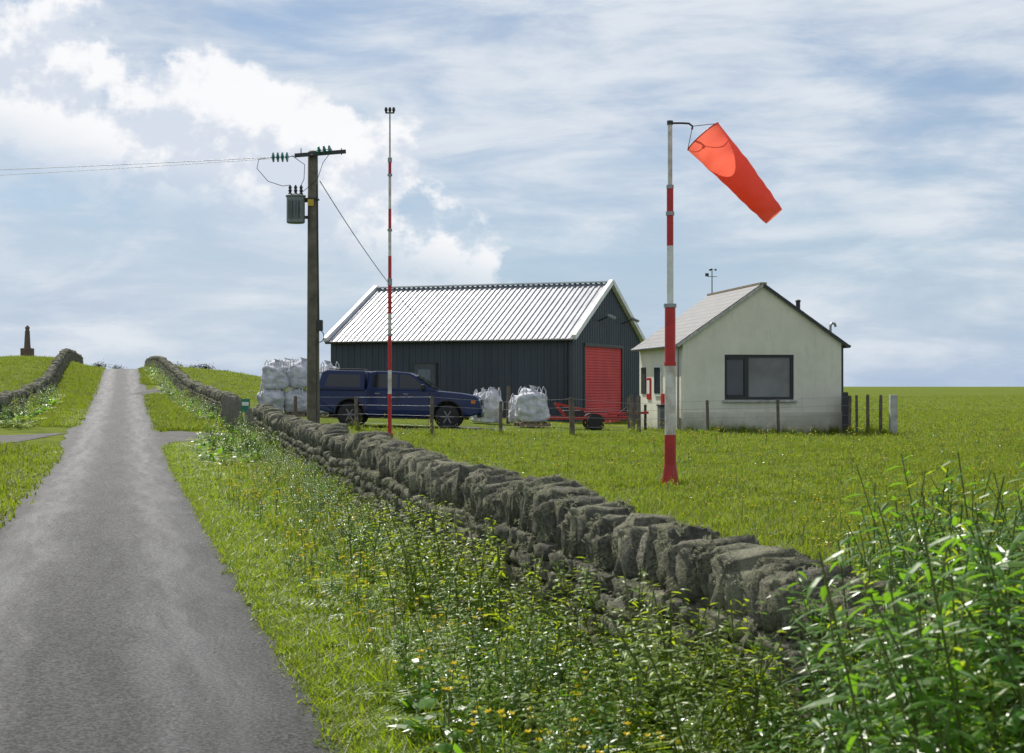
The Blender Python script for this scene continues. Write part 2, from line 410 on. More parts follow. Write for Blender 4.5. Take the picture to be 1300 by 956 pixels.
def build_wall(name,line,ht=1.0,near=14,cope=(.08,.17,.22,.36),drop=False):
    pts=np.array(line); seg=np.hypot(*(pts[1:]-pts[:-1]).T); cum=np.concatenate([[0],np.cumsum(seg)]); T=cum[-1]
    V=[];F=[];nv=0
    def put(s,off,z,sx,sy,sz,yawj,rollj):
        nonlocal nv
        x=np.interp(s,cum,pts[:,0]); y=np.interp(s,cum,pts[:,1])
        x2=np.interp(min(s+.3,T),cum,pts[:,0])-np.interp(max(s-.3,0),cum,pts[:,0]); y2=np.interp(min(s+.3,T),cum,pts[:,1])-np.interp(max(s-.3,0),cum,pts[:,1])
        a=math.atan2(y2,x2); d=math.hypot(x,y); pr=(SP3 if d<near else SP2)[random.randrange(8)]
        Mx=np.array(Matrix.Rotation(a+yawj,3,'Z')@Matrix.Rotation(rollj,3,'Y'))
        g=float(np.interp(y,[5.5,8,11,16],[.90,.95,.98,1.0]))+.025*math.sin(s*.9)+.015*math.sin(s*2.7) if drop else 1+.03*math.sin(s*.7)
        vv=(pr[0]*np.array([sx,sy,sz*g]))@Mx.T
        nx,ny=-math.sin(a),math.cos(a)
        vv=vv+np.array([x+nx*off,y+ny*off,H(x,y)+z*g])
        V.append(vv);F.append(pr[1]+nv);nv+=len(vv); return vv
    hc=ht-.26; nco=6; ch=hc/nco
    for c_ in range(nco):
        s=random.uniform(0,.1)
        while s<T:
            w=random.uniform(.12,.34)
            for sd in (-1,1):
                put(s+w/2,sd*(.14-.01*c_)+random.uniform(-.03,.03),ch*(c_+.5),w*1.06,.3,ch*random.uniform(.95,1.25),random.uniform(-.12,.12),random.uniform(-.07,.07))
            s+=w
    s=0
    while s<T:
        w=random.uniform(cope[0],cope[1]); hh=random.uniform(cope[2],cope[3])
        put(s+w/2,random.uniform(-.035,.035),hc-.03+hh/2,w*1.2,.40*random.uniform(.75,1.15),hh*1.08,random.uniform(-.25,.25),random.uniform(-.45,.2))
        s+=w
    o=mesh(name,np.concatenate(V),[f_ for f_ in np.concatenate(F).tolist()],M['stone'],smooth=True)
    return o,V
ml=[(float(wallx(y)),float(y)) for y in np.arange(40,-3,-.5)]
wall,WV=build_wall('dry_stone_wall',ml,.96,drop=True)
pts=[];nr_=[]
for vv in WV:
    c=vv.mean(0)
    d=math.hypot(c[0],c[1])
    if d>20 or c[1]<4.5 or c[2]<.38 : continue
    k=int(12 if d<13 else 6)
    if c[2]<.66: k//=2
    if k<1: continue
    ids=rng.integers(0,len(vv),k)
    p=vv[ids]+rng.normal(0,.006,(k,3)); n_=vv[ids]-c; ext=np.ptp(vv,axis=0)+1e-3; n_=n_/ext**1.5; n_/=np.linalg.norm(n_,axis=1)[:,None]
    pts.append(p);nr_.append(n_)
pts=np.concatenate(pts);nr_=np.concatenate(nr_)+rng.normal(0,.2,(len(pts),3))
nr_/=np.linalg.norm(nr_,axis=1)[:,None]
rot=np.stack([np.zeros(len(pts)),np.arccos(nr_[:,2]),np.arctan2(nr_[:,1],nr_[:,0])],1)
s_=rng.uniform(.6,1.3,len(pts)); scatter('lichen',pts,rot,np.stack([s_]*3,1),rng.integers(0,3,len(pts)),C_li,parent=wall)
build_wall('dry_stone_wall',[(-8.7-.264*(y-49.5),y) for y in np.arange(49.5,135,1.0)],.85)
build_wall('dry_stone_wall',[(-.243*y-4.15-.25*math.sin(y*.07),y) for y in np.arange(50,135,1.0)],.88)
build_wall('dry_stone_wall',[(-.243*y-4.3,y) for y in np.arange(12,38,1.0)],.85)
def gstone(x,y,sx,sy,sz):
    pr=SP3[3]; vv=pr[0]*np.array([sx,sy,sz])+np.array([x,y,H(x,y)+sz*.42])
    mesh('gatepost_stone',vv,pr[1].tolist(),M['stone'],smooth=True)
gstone(-8.2,45.9,.6,.4,1.15); gstone(-6.75,41.2,.4,.4,.95)
# ------------------------------------------------------------------ vegetation scatter
def rand_uy(n,u0,u1,y0,y1):
    y=rng.uniform(y0,y1,n); u=rng.uniform(u0,u1,n); return u-.245*y,y
def verge(n,y0,y1):
    y=y0+(y1-y0)*rng.random(n)**1.35; xr=UR-.03-.245*y; xw=wallx(y)-.1; t=rng.random(n); x=xr+(xw-xr)*t; return x,y,t
x,y,t=verge(14000,5,40.2)
hs=(.6+1.0*t)*rng.uniform(.7,1.3,len(x)); sc2('verge_grass',x,y,rng.uniform(.9,1.5,len(x))*(1+y/50),4,C_short,hs=hs)
y=rng.uniform(5,60,4200); y=y[(y<38.5)|(y>50)]; n=len(y); x=UR+rng.normal(.0,.05,n)-.245*y
sc2('verge_grass',x,y,rng.uniform(.7,1.3,n)*(1+y/80),4,C_short,hs=rng.uniform(.4,1.1,n))
y=rng.uniform(14,60,5200); y=y[(y<39)|(y>49)]; n=len(y); x=UL-abs(rng.normal(0,.5,n))+.05-.245*y
sc2('verge_grass',x,y,rng.uniform(.8,1.4,n)*(1+y/60),4,C_short,hs=rng.uniform(.5,1.3,n))
xs=[];ys2=[]
for (n,u0,u1,y0,y1) in ((4500,-4,UL,49,112),(5000,UR,3.6,49,112),(2500,-12,-4.4,48,120),(1800,-4,UL,15,39),(1500,UR,3.2,40,50)):
    a,b_=rand_uy(n,u0,u1,y0,y1); xs.append(a);ys2.append(b_)
x=np.concatenate(xs);y=np.concatenate(ys2)
k=~((np.abs(y-43.2)<3.4)); x,y=x[k],y[k]
k=~((y>77)&(y<87)&(x+.245*y>0)&(x+.245*y<4)); x,y=x[k],y[k]
sc2('verge_grass',x,y,rng.uniform(.7,1.2,len(x)),3,C_far,hs=rng.uniform(.6,1.4,len(x)))
def inbuild(x,y):
    return ((y>48.5)&(x<4.8)&(x>-12)&(y<75))|((y>53.8)&(y<62)&(x>4.5)&(x<11.6))
n=19000; y=6+42*rng.random(n)**.8; xm=wallx(np.minimum(y,40))+.25; x=xm+(.37*y+1.2-xm)*rng.random(n)
k=(y<41)|(x>-6); x,y=x[k],y[k]
patch=.7+.6*(np.sin(x*.8+y*.33)*np.sin(y*.41-x*.2)+1)/2
sc2('field_grass',x,y,rng.uniform(.8,1.3,len(x))*1.1,4,C_field,hs=patch*rng.uniform(.6,1.25,len(x)))
n=12000; y=44+60*rng.random(n); x=-11+(.42*y+11)*rng.random(n); k=~inbuild(x,y)&(y>47); x,y=x[k],y[k]
sc2('field_grass',x,y,rng.uniform(.8,1.3,len(x)),3,C_far,hs=rng.uniform(.5,1.0,len(x)))
n=5000; y=100+160*rng.random(n); x=8+(.36*y)*rng.random(n); sc2('field_grass',x,y,rng.uniform(1.2,2.2,n),3,C_far,hs=rng.uniform(.5,1.1,n))
n=5000; y=60+60*rng.random(n); x=-.25*y+4+14*rng.random(n); k=~inbuild(x,y); x,y=x[k],y[k]
sc2('field_grass',x,y,rng.uniform(.8,1.3,len(x)),3,C_far,hs=rng.uniform(.4,.9,len(x)))
n=600; y=6+32*rng.random(n); x=wallx(y)+.45+abs(rng.normal(0,.5,n)); sc2('long_grass',x,y,rng.uniform(.45,.7,n),4,C_long)
n=700; y=10+38*rng.random(n); x=wallx(np.minimum(y,40))+.5+(.4*y+1-wallx(np.minimum(y,40)))*rng.random(n); sc2('long_grass',x,y,rng.uniform(.3,.6,n),4,C_long)
bx_=[];by_=[]
for (px,py) in ((-6,43.5),(-4.62,47),(-2.3,45),(-.34,46.5),(1.77,46),(3.7,48),(6.45,51.8),(8.8,52),(11.35,53),(12.1,53.5),(12.4,53),(12.78,52.8),(-3.22,41.5),(2.59,25.8),(-5.44,43)):
    bx_+=list(px+rng.normal(0,.16,9)); by_+=list(py+rng.normal(0,.16,9))
tt=rng.random(110)*5.6; bx_+=list(5.86+.99*tt+.03); by_+=list(54+.139*tt-.15-abs(rng.normal(0,.1,110)))
sc2('long_grass',np.array(bx_),np.array(by_),rng.uniform(.5,1.0,len(bx_)),4,C_long)
n=1100; y=7+42*rng.random(n); xm=wallx(np.minimum(y,40))+.4; x=xm+(.4*y+1-xm)*rng.random(n); sc2('buttercup',x,y,rng.uniform(.6,.95,n)*(1+y/60),4,C_fl)
x,y,t=verge(430,5,28); k=t>.2; sc2('buttercup',x[k],y[k],rng.uniform(.9,1.4,k.sum()),4,C_fl)
n=2700; y=5+35.5*rng.random(n)**1.25; dd=abs(rng.normal(0,.42,n)); x=wallx(y)-.26-dd; k=(x>UR+.35-.245*y); x,y,dd=x[k],y[k],dd[k]
sz=np.clip(1.05-.5*dd,.42,1.05)*rng.uniform(.55,1.05,len(x)); sc2('verge_weeds',x,y,sz,8,C_mix)
n=700; y=5+36*rng.random(n)**1.2; x=wallx(y)-.25-abs(rng.normal(0,.5,n)); k=(x>UR+.25-.245*y); x,y=x[k],y[k]
sc2('long_grass',x,y,rng.uniform(.55,.95,len(x)),4,C_long)
n=230; y=5.5+32*rng.random(n)**1.2; x=wallx(y)-.28-abs(rng.normal(0,.25,n)); sc2('tall_weeds',x,y,rng.uniform(.32,.56,n),5,C_tall,.15)
n=190; y=rng.uniform(5.6,13,n); x=wallx(y)-.3-abs(rng.normal(0,.3,n)); sc2('verge_weeds',x,y,rng.uniform(1.05,1.5,n),8,C_mix,only=[0,1,5,7])
n=160; y=rng.uniform(30,41,n); x=wallx(y)-.3-rng.random(n)*1.3; sc2('verge_weeds',x,y,rng.uniform(1.0,1.7,n),8,C_mix)
n=260; y=rng.uniform(47.5,70,n); x=-.243*y-4.0+rng.random(n)*.9; sc2('verge_weeds',x,y,rng.uniform(.9,1.7,n),8,C_mix)
n=360; y=rng.uniform(50,105,n); x=-8.7-.264*(y-49.5)-.3-rng.random(n)*.8; sc2('verge_weeds',x,y,rng.uniform(.8,1.4,n),8,C_mix)
n=700; y=rng.uniform(3.6,7.4,n); x=.35+2.6*rng.random(n); k=(x>.15*y-.02)&(x<.42*y+.4); x,y=x[k],y[k]
top=np.interp(x/y,[.075,.15,.2,.25,.29,.34],[.4,.6,.9,1.18,1.34,1.34])
sc2('tall_weeds',x,y,top*rng.uniform(.7,1.06,len(x)),5,C_tall,.1)
n=90; y=rng.uniform(3.8,7,n); x=.3+2.4*rng.random(n); k=(x>.18*y); x,y=x[k],y[k]; sc2('long_grass',x,y,rng.uniform(.9,1.4,len(x)),4,C_long)
n=460; y=rng.uniform(4.6,8.5,n); x=wallx(y)-.2-1.3*rng.random(n); k=(x>UR+.4-.245*y); x,y=x[k],y[k]; sc2('verge_weeds',x,y,rng.uniform(.65,1.05,len(x)),8,C_mix)
def bush(): 
    mb=MB()
    for i in range(420):
        p=Vector((random.gauss(0,.42),random.gauss(0,.42),abs(random.gauss(.2,.2)))); mb.leaf(p,random.uniform(0,6.28),random.uniform(-.5,1),.16,.10,.3,0,2)
    return mb.obj([BU])
C_b=make_coll('bush',[bush(),bush()])
bx=np.array([-31.5,-30.6,-25.2,-24.4,-23.2,-22.,-34.0]); by=np.array([120,122,118,120,119,121,121.]); sc2('distant_bushes',bx,by,np.array([.8,.6,.7,.6,.9,.5,.6]),2,C_b)
flush()
# ------------------------------------------------------------------ shed
m,nt,b=newmat('dark_cladding'); M['clad']=m
c=mixc(nt,mapr(nt,noise_n(nt,1.2,5,.6,stretch=(1,1,.25)),.3,.7),(.028,.037,.056),(.043,.055,.077))
nt.links.new(c,b.inputs['Base Color']); b.inputs['Roughness'].default_value=.5
m,nt,b=newmat('roof_sheet'); M['roof']=m
c=mixc(nt,mapr(nt,noise_n(nt,1.5,6,.65,stretch=(3,.5,1)),.3,.7),(.36,.37,.40),(.23,.24,.26))
nt.links.new(c,b.inputs['Base Color']); b.inputs['Roughness'].default_value=.45; b.inputs['Metallic'].default_value=.25
shed=empty('metal_shed',(2.57,66,0),R(-22)); L_,W_=11.5,9.4; E_,PK=3.72,6.22
def ribbed(name,x0,x1,z0,z1f,yplane,axis,pitch,depth,mat,parent,outward):
    n=int((x1-x0)/pitch+.001); v=[];f=[]
    xs=[]
    for i in range(n):
        a=x0+i*pitch
        xs+= [(a,0),(a+pitch*.62,0),(a+pitch*.7,depth),(a+pitch*.92,depth)]
    xs.append((x1,0))
    for a,d in xs:
        q=yplane+outward*d
        for z in (z0,z1f(a)):
            v.append((a,q,z) if axis=='x' else (q,a,z))
    for i in range(len(xs)-1): f.append((2*i,2*i+2,2*i+3,2*i+1))
    return mesh(name,v,f,mat,parent)
mesh('structure',[(-L_+.05,.05,-.4),(-.05,.05,-.4),(-.05,W_-.05,-.4),(-L_+.05,W_-.05,-.4),(-L_+.05,.05,E_-.1),(-.05,.05,E_-.1),(-.05,W_-.05,E_-.1),(-L_+.05,W_-.05,E_-.1),(-L_+.05,W_/2,PK-.12),(-.05,W_/2,PK-.12)],
 [(0,1,5,4),(2,3,7,6),(1,2,6,9,5),(3,0,4,8,7),(4,5,9,8),(6,7,8,9)],M['clad'],shed)
ribbed('front_wall',-L_,0,-.4,lambda a:E_,0,'x',.3,.035,M['clad'],shed,-1)
gz=lambda a:E_+(PK-E_)*(1-abs(a-W_/2)/(W_/2))-.03
ribbed('gable_wall',0,1.25,-.4,gz,0,'y',.3125,.035,M['clad'],shed,1)
ribbed('gable_wall_far',6.45,W_,-.4,gz,0,'y',.295,.035,M['clad'],shed,1)
ribbed('gable_wall_over_door',1.25,6.45,3.4,gz,0,'y',.325,.035,M['clad'],shed,1)
m,nt,b=newmat('red_roller_door'); M['rdoor']=m
c=mixc(nt,mapr(nt,noise_n(nt,.8,4),.3,.7),(.64,.04,.04),(.50,.028,.03)); nt.links.new(c,b.inputs['Base Color']); b.inputs['Roughness'].default_value=.55; b.inputs['Specular IOR Level'].default_value=.3
v=[];f=[];k=30
for i in range(k+1):
    z=-.2+3.6*i/k
    for q in (0,1):
        zz=z+q*(3.6/k)*.25; xx=.012 if q==0 else .026
        v+= [(xx,1.3,zz),(xx,6.4,zz)]
for i in range(len(v)//2-1): f.append((2*i,2*i+1,2*i+3,2*i+2))
mesh('roller_door',v,f,m,shed)
box('door_frame_a',(.03,1.25,1.55),(.1,.12,3.7),M['dark'],shed); box('door_frame_b',(.03,6.46,1.55),(.1,.12,3.7),M['dark'],shed); box('door_head',(.045,3.85,3.47),(.13,5.3,.14),M['dark'],shed)
def corr_roof(side):
    v=[];f=[]; pitch=.25; x0=-L_-.15; x1=.15; n=int((x1-x0)/pitch)*6
    ov=.25; sl=(PK-E_)/(W_/2)
    y0=-ov; z0=E_-sl*ov+.06
    for i in range(n+1):
        x=x0+(x1-x0)*i/n; ph=(i%6)/6; d=.05 if ph in(0,1/6,5/6) else 0.0
        for (yy,zz) in ((y0,z0),(W_/2,PK+.06)):
            Y=yy if side==0 else W_-yy
            v.append((x,Y,zz+d))
    for i in range(n): f.append((2*i,2*i+2,2*i+3,2*i+1) if side==0 else (2*i+1,2*i+3,2*i+2,2*i))
    o=mesh('roof_slope_%d'%side,v,f,M['roof'],shed); 
    mo=o.modifiers.new('s','SOLIDIFY'); mo.thickness=.01
corr_roof(0);corr_roof(1)
M['trim']=pmat('white_trim',(.8,.81,.82),.45,scale=2)
def beam(name,a,b,w,hh,mat,parent):
    a=Vector(a);b=Vector(b);d=b-a;q=d.to_track_quat('X','Z'); o=box(name,(a+b)/2,(d.length,w,hh),mat,parent); o.rotation_euler=q.to_euler(); return o
for nm,xx in (('r',.13),('l',-L_-.13)):
    beam('barge_a_'+nm,(xx,-.28,E_-.12+.14),(xx,W_/2,PK+.14),.18,.22,M['trim'],shed)
    beam('barge_b_'+nm,(xx,W_+.28,E_-.12+.14),(xx,W_/2,PK+.14),.18,.22,M['trim'],shed)
beam('ridge_cap',(-L_-.02,W_/2,PK+.14),(.02,W_/2,PK+.14),.4,.05,M['trim'],shed)
lathe('gutter',(-L_-.1,-.3,E_-.1),(.1,-.3,E_-.1),[(0,.06),(1,.06)],M['dark'],shed,8)
cyl('downpipe',(-.3,-.09,-.2),(-.3,-.09,E_-.1),.04,.04,M['dark'],shed,8)
box('side_door',(-6.85,-.045,1.4),(1.0,.07,2.5),pmat('door_grey',(.07,.08,.095),.5),shed,.01)
box('side_door_pane',(-6.85,-.085,2.05),(.6,.02,.75),pmat('pane',(.13,.16,.19),.1),shed)
for i,(a,b_,c_,d_) in enumerate(((-6.85,2.68,1.16,.08),(-7.39,1.4,.08,2.5),(-6.31,1.4,.08,2.5))): box('side_door_trim_%d'%i,(a,-.06,b_),(c_,.06,d_),M['dark'],shed)
for i,yy in enumerate((3.2,6.6)):
    cyl('lamp_arm_%d'%i,(.03,yy,4.55),(.5,yy,4.75),.03,.03,M['dark'],shed,8)
    box('lamp_head_%d'%i,(.62,yy,4.72),(.35,.28,.12),M['galv'],shed,.02,(0,R(25),0))
# ------------------------------------------------------------------ hut
hut=empty('rendered_hut',(5.86,54,0),R(8)); HW,HD,HE,HP=5.65,6.8,3.22,5.18
m,nt,b=newmat('cream_render'); M['render']=m
sp=nt.nodes.new('ShaderNodeSeparateXYZ'); tc=nt.nodes.new('ShaderNodeTexCoord'); nt.links.new(tc.outputs['Object'],sp.inputs[0])
nn=noise_n(nt,1.0,6,.65); ns=noise_n(nt,2.2,5,.7,stretch=(2,2,.35))
c=mixc(nt,mapr(nt,nn,.3,.7),(.76,.73,.62),(.66,.64,.54))
c=mixc(nt,mapr(nt,ns,.50,.76,0,.5),c,(.47,.455,.37))
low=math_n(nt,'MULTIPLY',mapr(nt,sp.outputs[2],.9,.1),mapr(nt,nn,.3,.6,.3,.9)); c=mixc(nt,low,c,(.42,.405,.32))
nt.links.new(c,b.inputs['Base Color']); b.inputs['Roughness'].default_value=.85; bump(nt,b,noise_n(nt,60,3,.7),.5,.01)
wx0,wx1,wz0,wz1=1.47,3.94,1.22,2.78
v=[(0,0,-.3),(HW,0,-.3),(HW,0,HE),(HW/2,0,HP),(0,0,HE),(wx0,0,wz0),(wx1,0,wz0),(wx1,0,wz1),(wx0,0,wz1)]
f=[(0,1,6,5),(1,2,7,6),(2,3,7),(3,8,7),(3,4,8),(4,0,5,8)]
v+=[(wx0,.16,wz0),(wx1,.16,wz0),(wx1,.16,wz1),(wx0,.16,wz1)]; f+=[(5,6,10,9),(6,7,11,10),(7,8,12,11),(8,5,9,12)]
v+=[(0,HD,-.3),(HW,HD,-.3),(HW,HD,HE),(HW/2,HD,HP),(0,HD,HE)]; f+=[(14,13,17,16,15),(0,4,17,13),(1,14,15,2)]
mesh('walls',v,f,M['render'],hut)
def glassmat(name,c=(.02,.024,.028)):
    m,nt,b=newmat(name); nn=noise_n(nt,.7,3); nt.links.new(mixc(nt,mapr(nt,nn,.3,.7),c,tuple(x*2.2 for x in c)),b.inputs['Base Color']); b.inputs['Roughness'].default_value=.06; b.inputs['Specular IOR Level'].default_value=.6; return m
M['glass']=glassmat('window_glass'); M['glass2']=glassmat('window_glass_blind',(.085,.085,.08))
box('interior',((wx0+wx1)/2,.6,(wz0+wz1)/2),(wx1-wx0,.02,wz1-wz0),M['dark'],hut)
fr=pmat('black_frame',(.018,.02,.022),.35); ww=wx1-wx0
box('glass_main',(wx0+ww*.65,.125,2.0),(ww*.66,.01,1.46),M['glass2'],hut); box('glass_side',(wx0+ww*.17,.125,2.0),(ww*.28,.01,1.46),M['glass'],hut)
for i,(a,c_,b1,b2) in enumerate((((wx0+wx1)/2,wz0+.05,ww,.1),((wx0+wx1)/2,wz1-.05,ww,.1))): box('frame_h%d'%i,(a,.1,c_),(b1,.09,b2),fr,hut)
for i,a in enumerate((wx0+.05,wx1-.05)): box('frame_v%d'%i,(a,.1,2.0),(.1,.088,wz1-wz0-.2),fr,hut)
box('mullion',(wx0+ww*.32,.1,2.0),(.15,.086,wz1-wz0-.2),fr,hut)
for i,z in enumerate((wz0+.14,wz1-.14)): box('sash_%d'%i,(wx0+ww*.17,.095,z),(ww*.23,.07,.07),fr,hut)
box('sill',((wx0+wx1)/2,-.03,wz0-.045),(ww+.16,.16,.08),M['concrete'],hut,.01)
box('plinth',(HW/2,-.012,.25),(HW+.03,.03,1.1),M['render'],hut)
m,nt,b=newmat('slate_roof'); M['slate']=m
br=nt.nodes.new('ShaderNodeTexBrick'); tc=nt.nodes.new('ShaderNodeTexCoord'); nt.links.new(tc.outputs['UV'],br.inputs['Vector'])
br.inputs['Scale'].default_value=1; br.inputs['Brick Width'].default_value=.34; br.inputs['Row Height'].default_value=.28; br.inputs['Mortar Size'].default_value=.022
br.inputs['Color1'].default_value=(.09,.09,.09,1);br.inputs['Color2'].default_value=(.14,.135,.13,1);br.inputs['Mortar'].default_value=(.02,.02,.02,1)
c=mixc(nt,mapr(nt,noise_n(nt,2,5,.7),.45,.7,0,.5),br.outputs[0],(.08,.075,.06)); nt.links.new(c,b.inputs['Base Color']); b.inputs['Roughness'].default_value=.5; bump(nt,b,br.outputs[0],.6,.02)
sl=(HP-HE)/(HW/2); ov=.22
for sd in (0,1):
    X0=-ov if sd==0 else HW+ov
    z0=HE-sl*ov+.03
    v=[(X0,-.08,z0),(HW/2,-.08,HP+.03),(HW/2,HD+.1,HP+.03),(X0,HD+.1,z0)]
    o=mesh('roof_%d'%sd,v,[(0,1,2,3) if sd else (0,3,2,1)],M['slate'],hut)
    ul=o.data.uv_layers.new(name='UVMap'); Ls=math.hypot(HW/2+ov,HP-z0)
    co={0:(0,0),1:(0,Ls),2:(HD,Ls),3:(HD,0)}
    for lp in o.data.loops: ul.data[lp.index].uv=co[lp.vertex_index]
    mo=o.modifiers.new('s','SOLIDIFY'); mo.thickness=.05; mo.offset=-1
    beam('verge_trim_%d'%sd,(X0,-.1,z0-.03),(HW/2,-.1,HP),.035,.09,M['dark'] if sd else M['concrete'],hut)
    xx=X0+(-.05 if sd==0 else .05)
    lathe('gutter_%d'%sd,(xx,-.08,z0-.02),(xx,HD+.1,z0-.02),[(0,.055),(1,.055)],M['galv'] if sd==0 else M['dark'],hut,8)
beam('ridge_tiles',(HW/2,-.1,HP+.06),(HW/2,HD+.12,HP+.06),.24,.07,pmat('ridge_tile',(.3,.24,.16),.8),hut)
cyl('downpipe',(HW+.07,.1,-.2),(HW+.07,.1,HE-.1),.04,.04,M['dark'],hut,8)
cyl('flue',(5.48,4.2,3.0),(5.48,4.2,4.86),.085,.085,M['dark'],hut,10); lathe('flue_cowl',(5.48,4.2,4.84),(5.48,4.2,4.93),[(0,.1),(.6,.11),(1,.06)],M['dark'],hut,10)
tube('vent_pipe',[(5.82,1.6,3.0),(5.82,1.6,3.85),(5.88,1.6,3.95),(5.98,1.6,3.93),(6.02,1.6,3.82)],.05,M['galv'],hut)
ax,ay=HW/2,HD-.2
cyl('anemometer_mast',(ax,ay,HP),(ax,ay,HP+1.0),.022,.018,M['dark'],hut,8)
cyl('anemometer_bar',(ax-.18,ay,HP+.75),(ax+.2,ay,HP+.75),.012,.012,M['dark'],hut,6)
for i in range(3):
    a=i*2.09; cyl('cup_arm_%d'%i,(ax,ay,HP+1.02),(ax+.13*math.cos(a),ay+.13*math.sin(a),HP+1.02),.008,.008,M['dark'],hut,6); lathe('cup_%d'%i,(ax+.13*math.cos(a)-.04,ay+.13*math.sin(a),HP+1.02),(ax+.13*math.cos(a)+.04,ay+.13*math.sin(a),HP+1.02),[(0,.01),(.5,.04),(1,.045)],M['dark'],hut,8)
box('vane',(ax-.2,ay,HP+.82),(.14,.01,.12),M['dark'],hut)
def lw(name,y,z,sy,sz,mat,t=.04,off=0): return box(name,(-t/2-off-.002,y,z),(t,sy,sz),mat,hut,.005)
lw('side_door',1.6,1.15,.95,2.1,M['white']); lw('side_door_glass',1.6,1.7,.6,.7,M['glass'],.02,.04)
lw('side_window_frame',3.6,1.9,1.1,1.15,M['white'],.05); lw('side_window_glass',3.6,1.9,.9,.95,M['glass'],.02,.05)
lw('notice_board',5.1,1.6,.6,.8,M['red'],.04); lw('notice',5.1,1.65,.42,.5,M['white'],.01,.04); lw('side_window2',6.0,1.9,.7,1.0,M['dark'],.04)
lw('first_aid_box',2.5,1.2,.3,.45,M['red'],.15)
cyl('downpipe_l',(-.08,.35,-.1),(-.08,.35,HE-.15),.04,.04,M['galv'],hut,8)
box('bin',(-.42,.75,.5),(.5,.5,1.0),pmat('bin_grey',(.12,.13,.13),.6),hut,.04); box('bin_lid',(-.42,.73,1.03),(.56,.58,.08),M['dark'],hut,.03)
cyl('standpipe',(-1.0,1.4,0),(-1.0,1.4,1.05),.05,.05,M['dark'],hut,8)
# ------------------------------------------------------------------ fences
def post(name,x,y,hh,r,mat,parent=None,sq=False):
    z=H(x,y)
    if sq: return box(name,(x,y,z+hh/2-.1),(r*2,r*2,hh+.2),mat,parent,.015)
    return lathe(name,(x,y,z-.2),(x+random.uniform(-.05,.05),y,z+hh),[(0,r),(.96,r*.93),(1,r*.7)],mat,parent,9)
fence=empty('post_and_wire_fence')
fp=[(-6.0,43.5,1.15),(-4.62,47,1.05),(-2.3,45,1.15),(-.34,46.5,1.0),(1.77,46,1.15),(3.7,48,1.0),(6.45,51.8,1.15),(8.8,52,1.2),(11.35,53.0,1.3)]
for i,(x,y,hh) in enumerate(fp): post('post_%d'%i,x,y,hh,.055 if i!=4 else .08,M['postwood'],fence)
for i in range(len(fp)-1):
    for j,t in enumerate((.25,.5,.75,.97)):
        a=fp[i];b_=fp[i+1]; tube('wire_%d_%d'%(i,j),[(a[0],a[1],H(a[0],a[1])+t*a[2]),(b_[0],b_[1],H(b_[0],b_[1])+t*b_[2])],.004,M['galv'],fence)
f2=empty('gate_posts')
for i,(px,yy,hh,r,mt) in enumerate(((11.46,54.2,1.4,.09,'dark'),(11.69,53.4,1.3,.05,'postwood'),(12.09,53.5,1.32,.06,'postwood'),(12.4,53,1.3,.06,'postwood'),(12.78,52.8,1.35,.12,'concrete'))):
    post('post_%d'%i,px,yy,hh,r,M[mt],f2,sq=(mt!='postwood'))
for j,z in enumerate((.5,.9)):
    tube('wire_%d'%j,[(11.5,54.2,z),(12.1,53.5,z),(12.8,52.8,z)],.004,M['galv'],f2)
box('gate_leaf',(11.62,54.9,.72),(.06,1.4,1.3),M['postwood'],f2)
f3=empty('yard_posts')
for i,(x,y,hh) in enumerate(((-.42,57,1.3),(-.15,56.8,1.35),(3.85,50.5,1.25),(4.15,51.5,1.2),(4.0,53.5,1.1))): post('post_%d'%i,x,y,hh,.07,M['postwood'],f3)
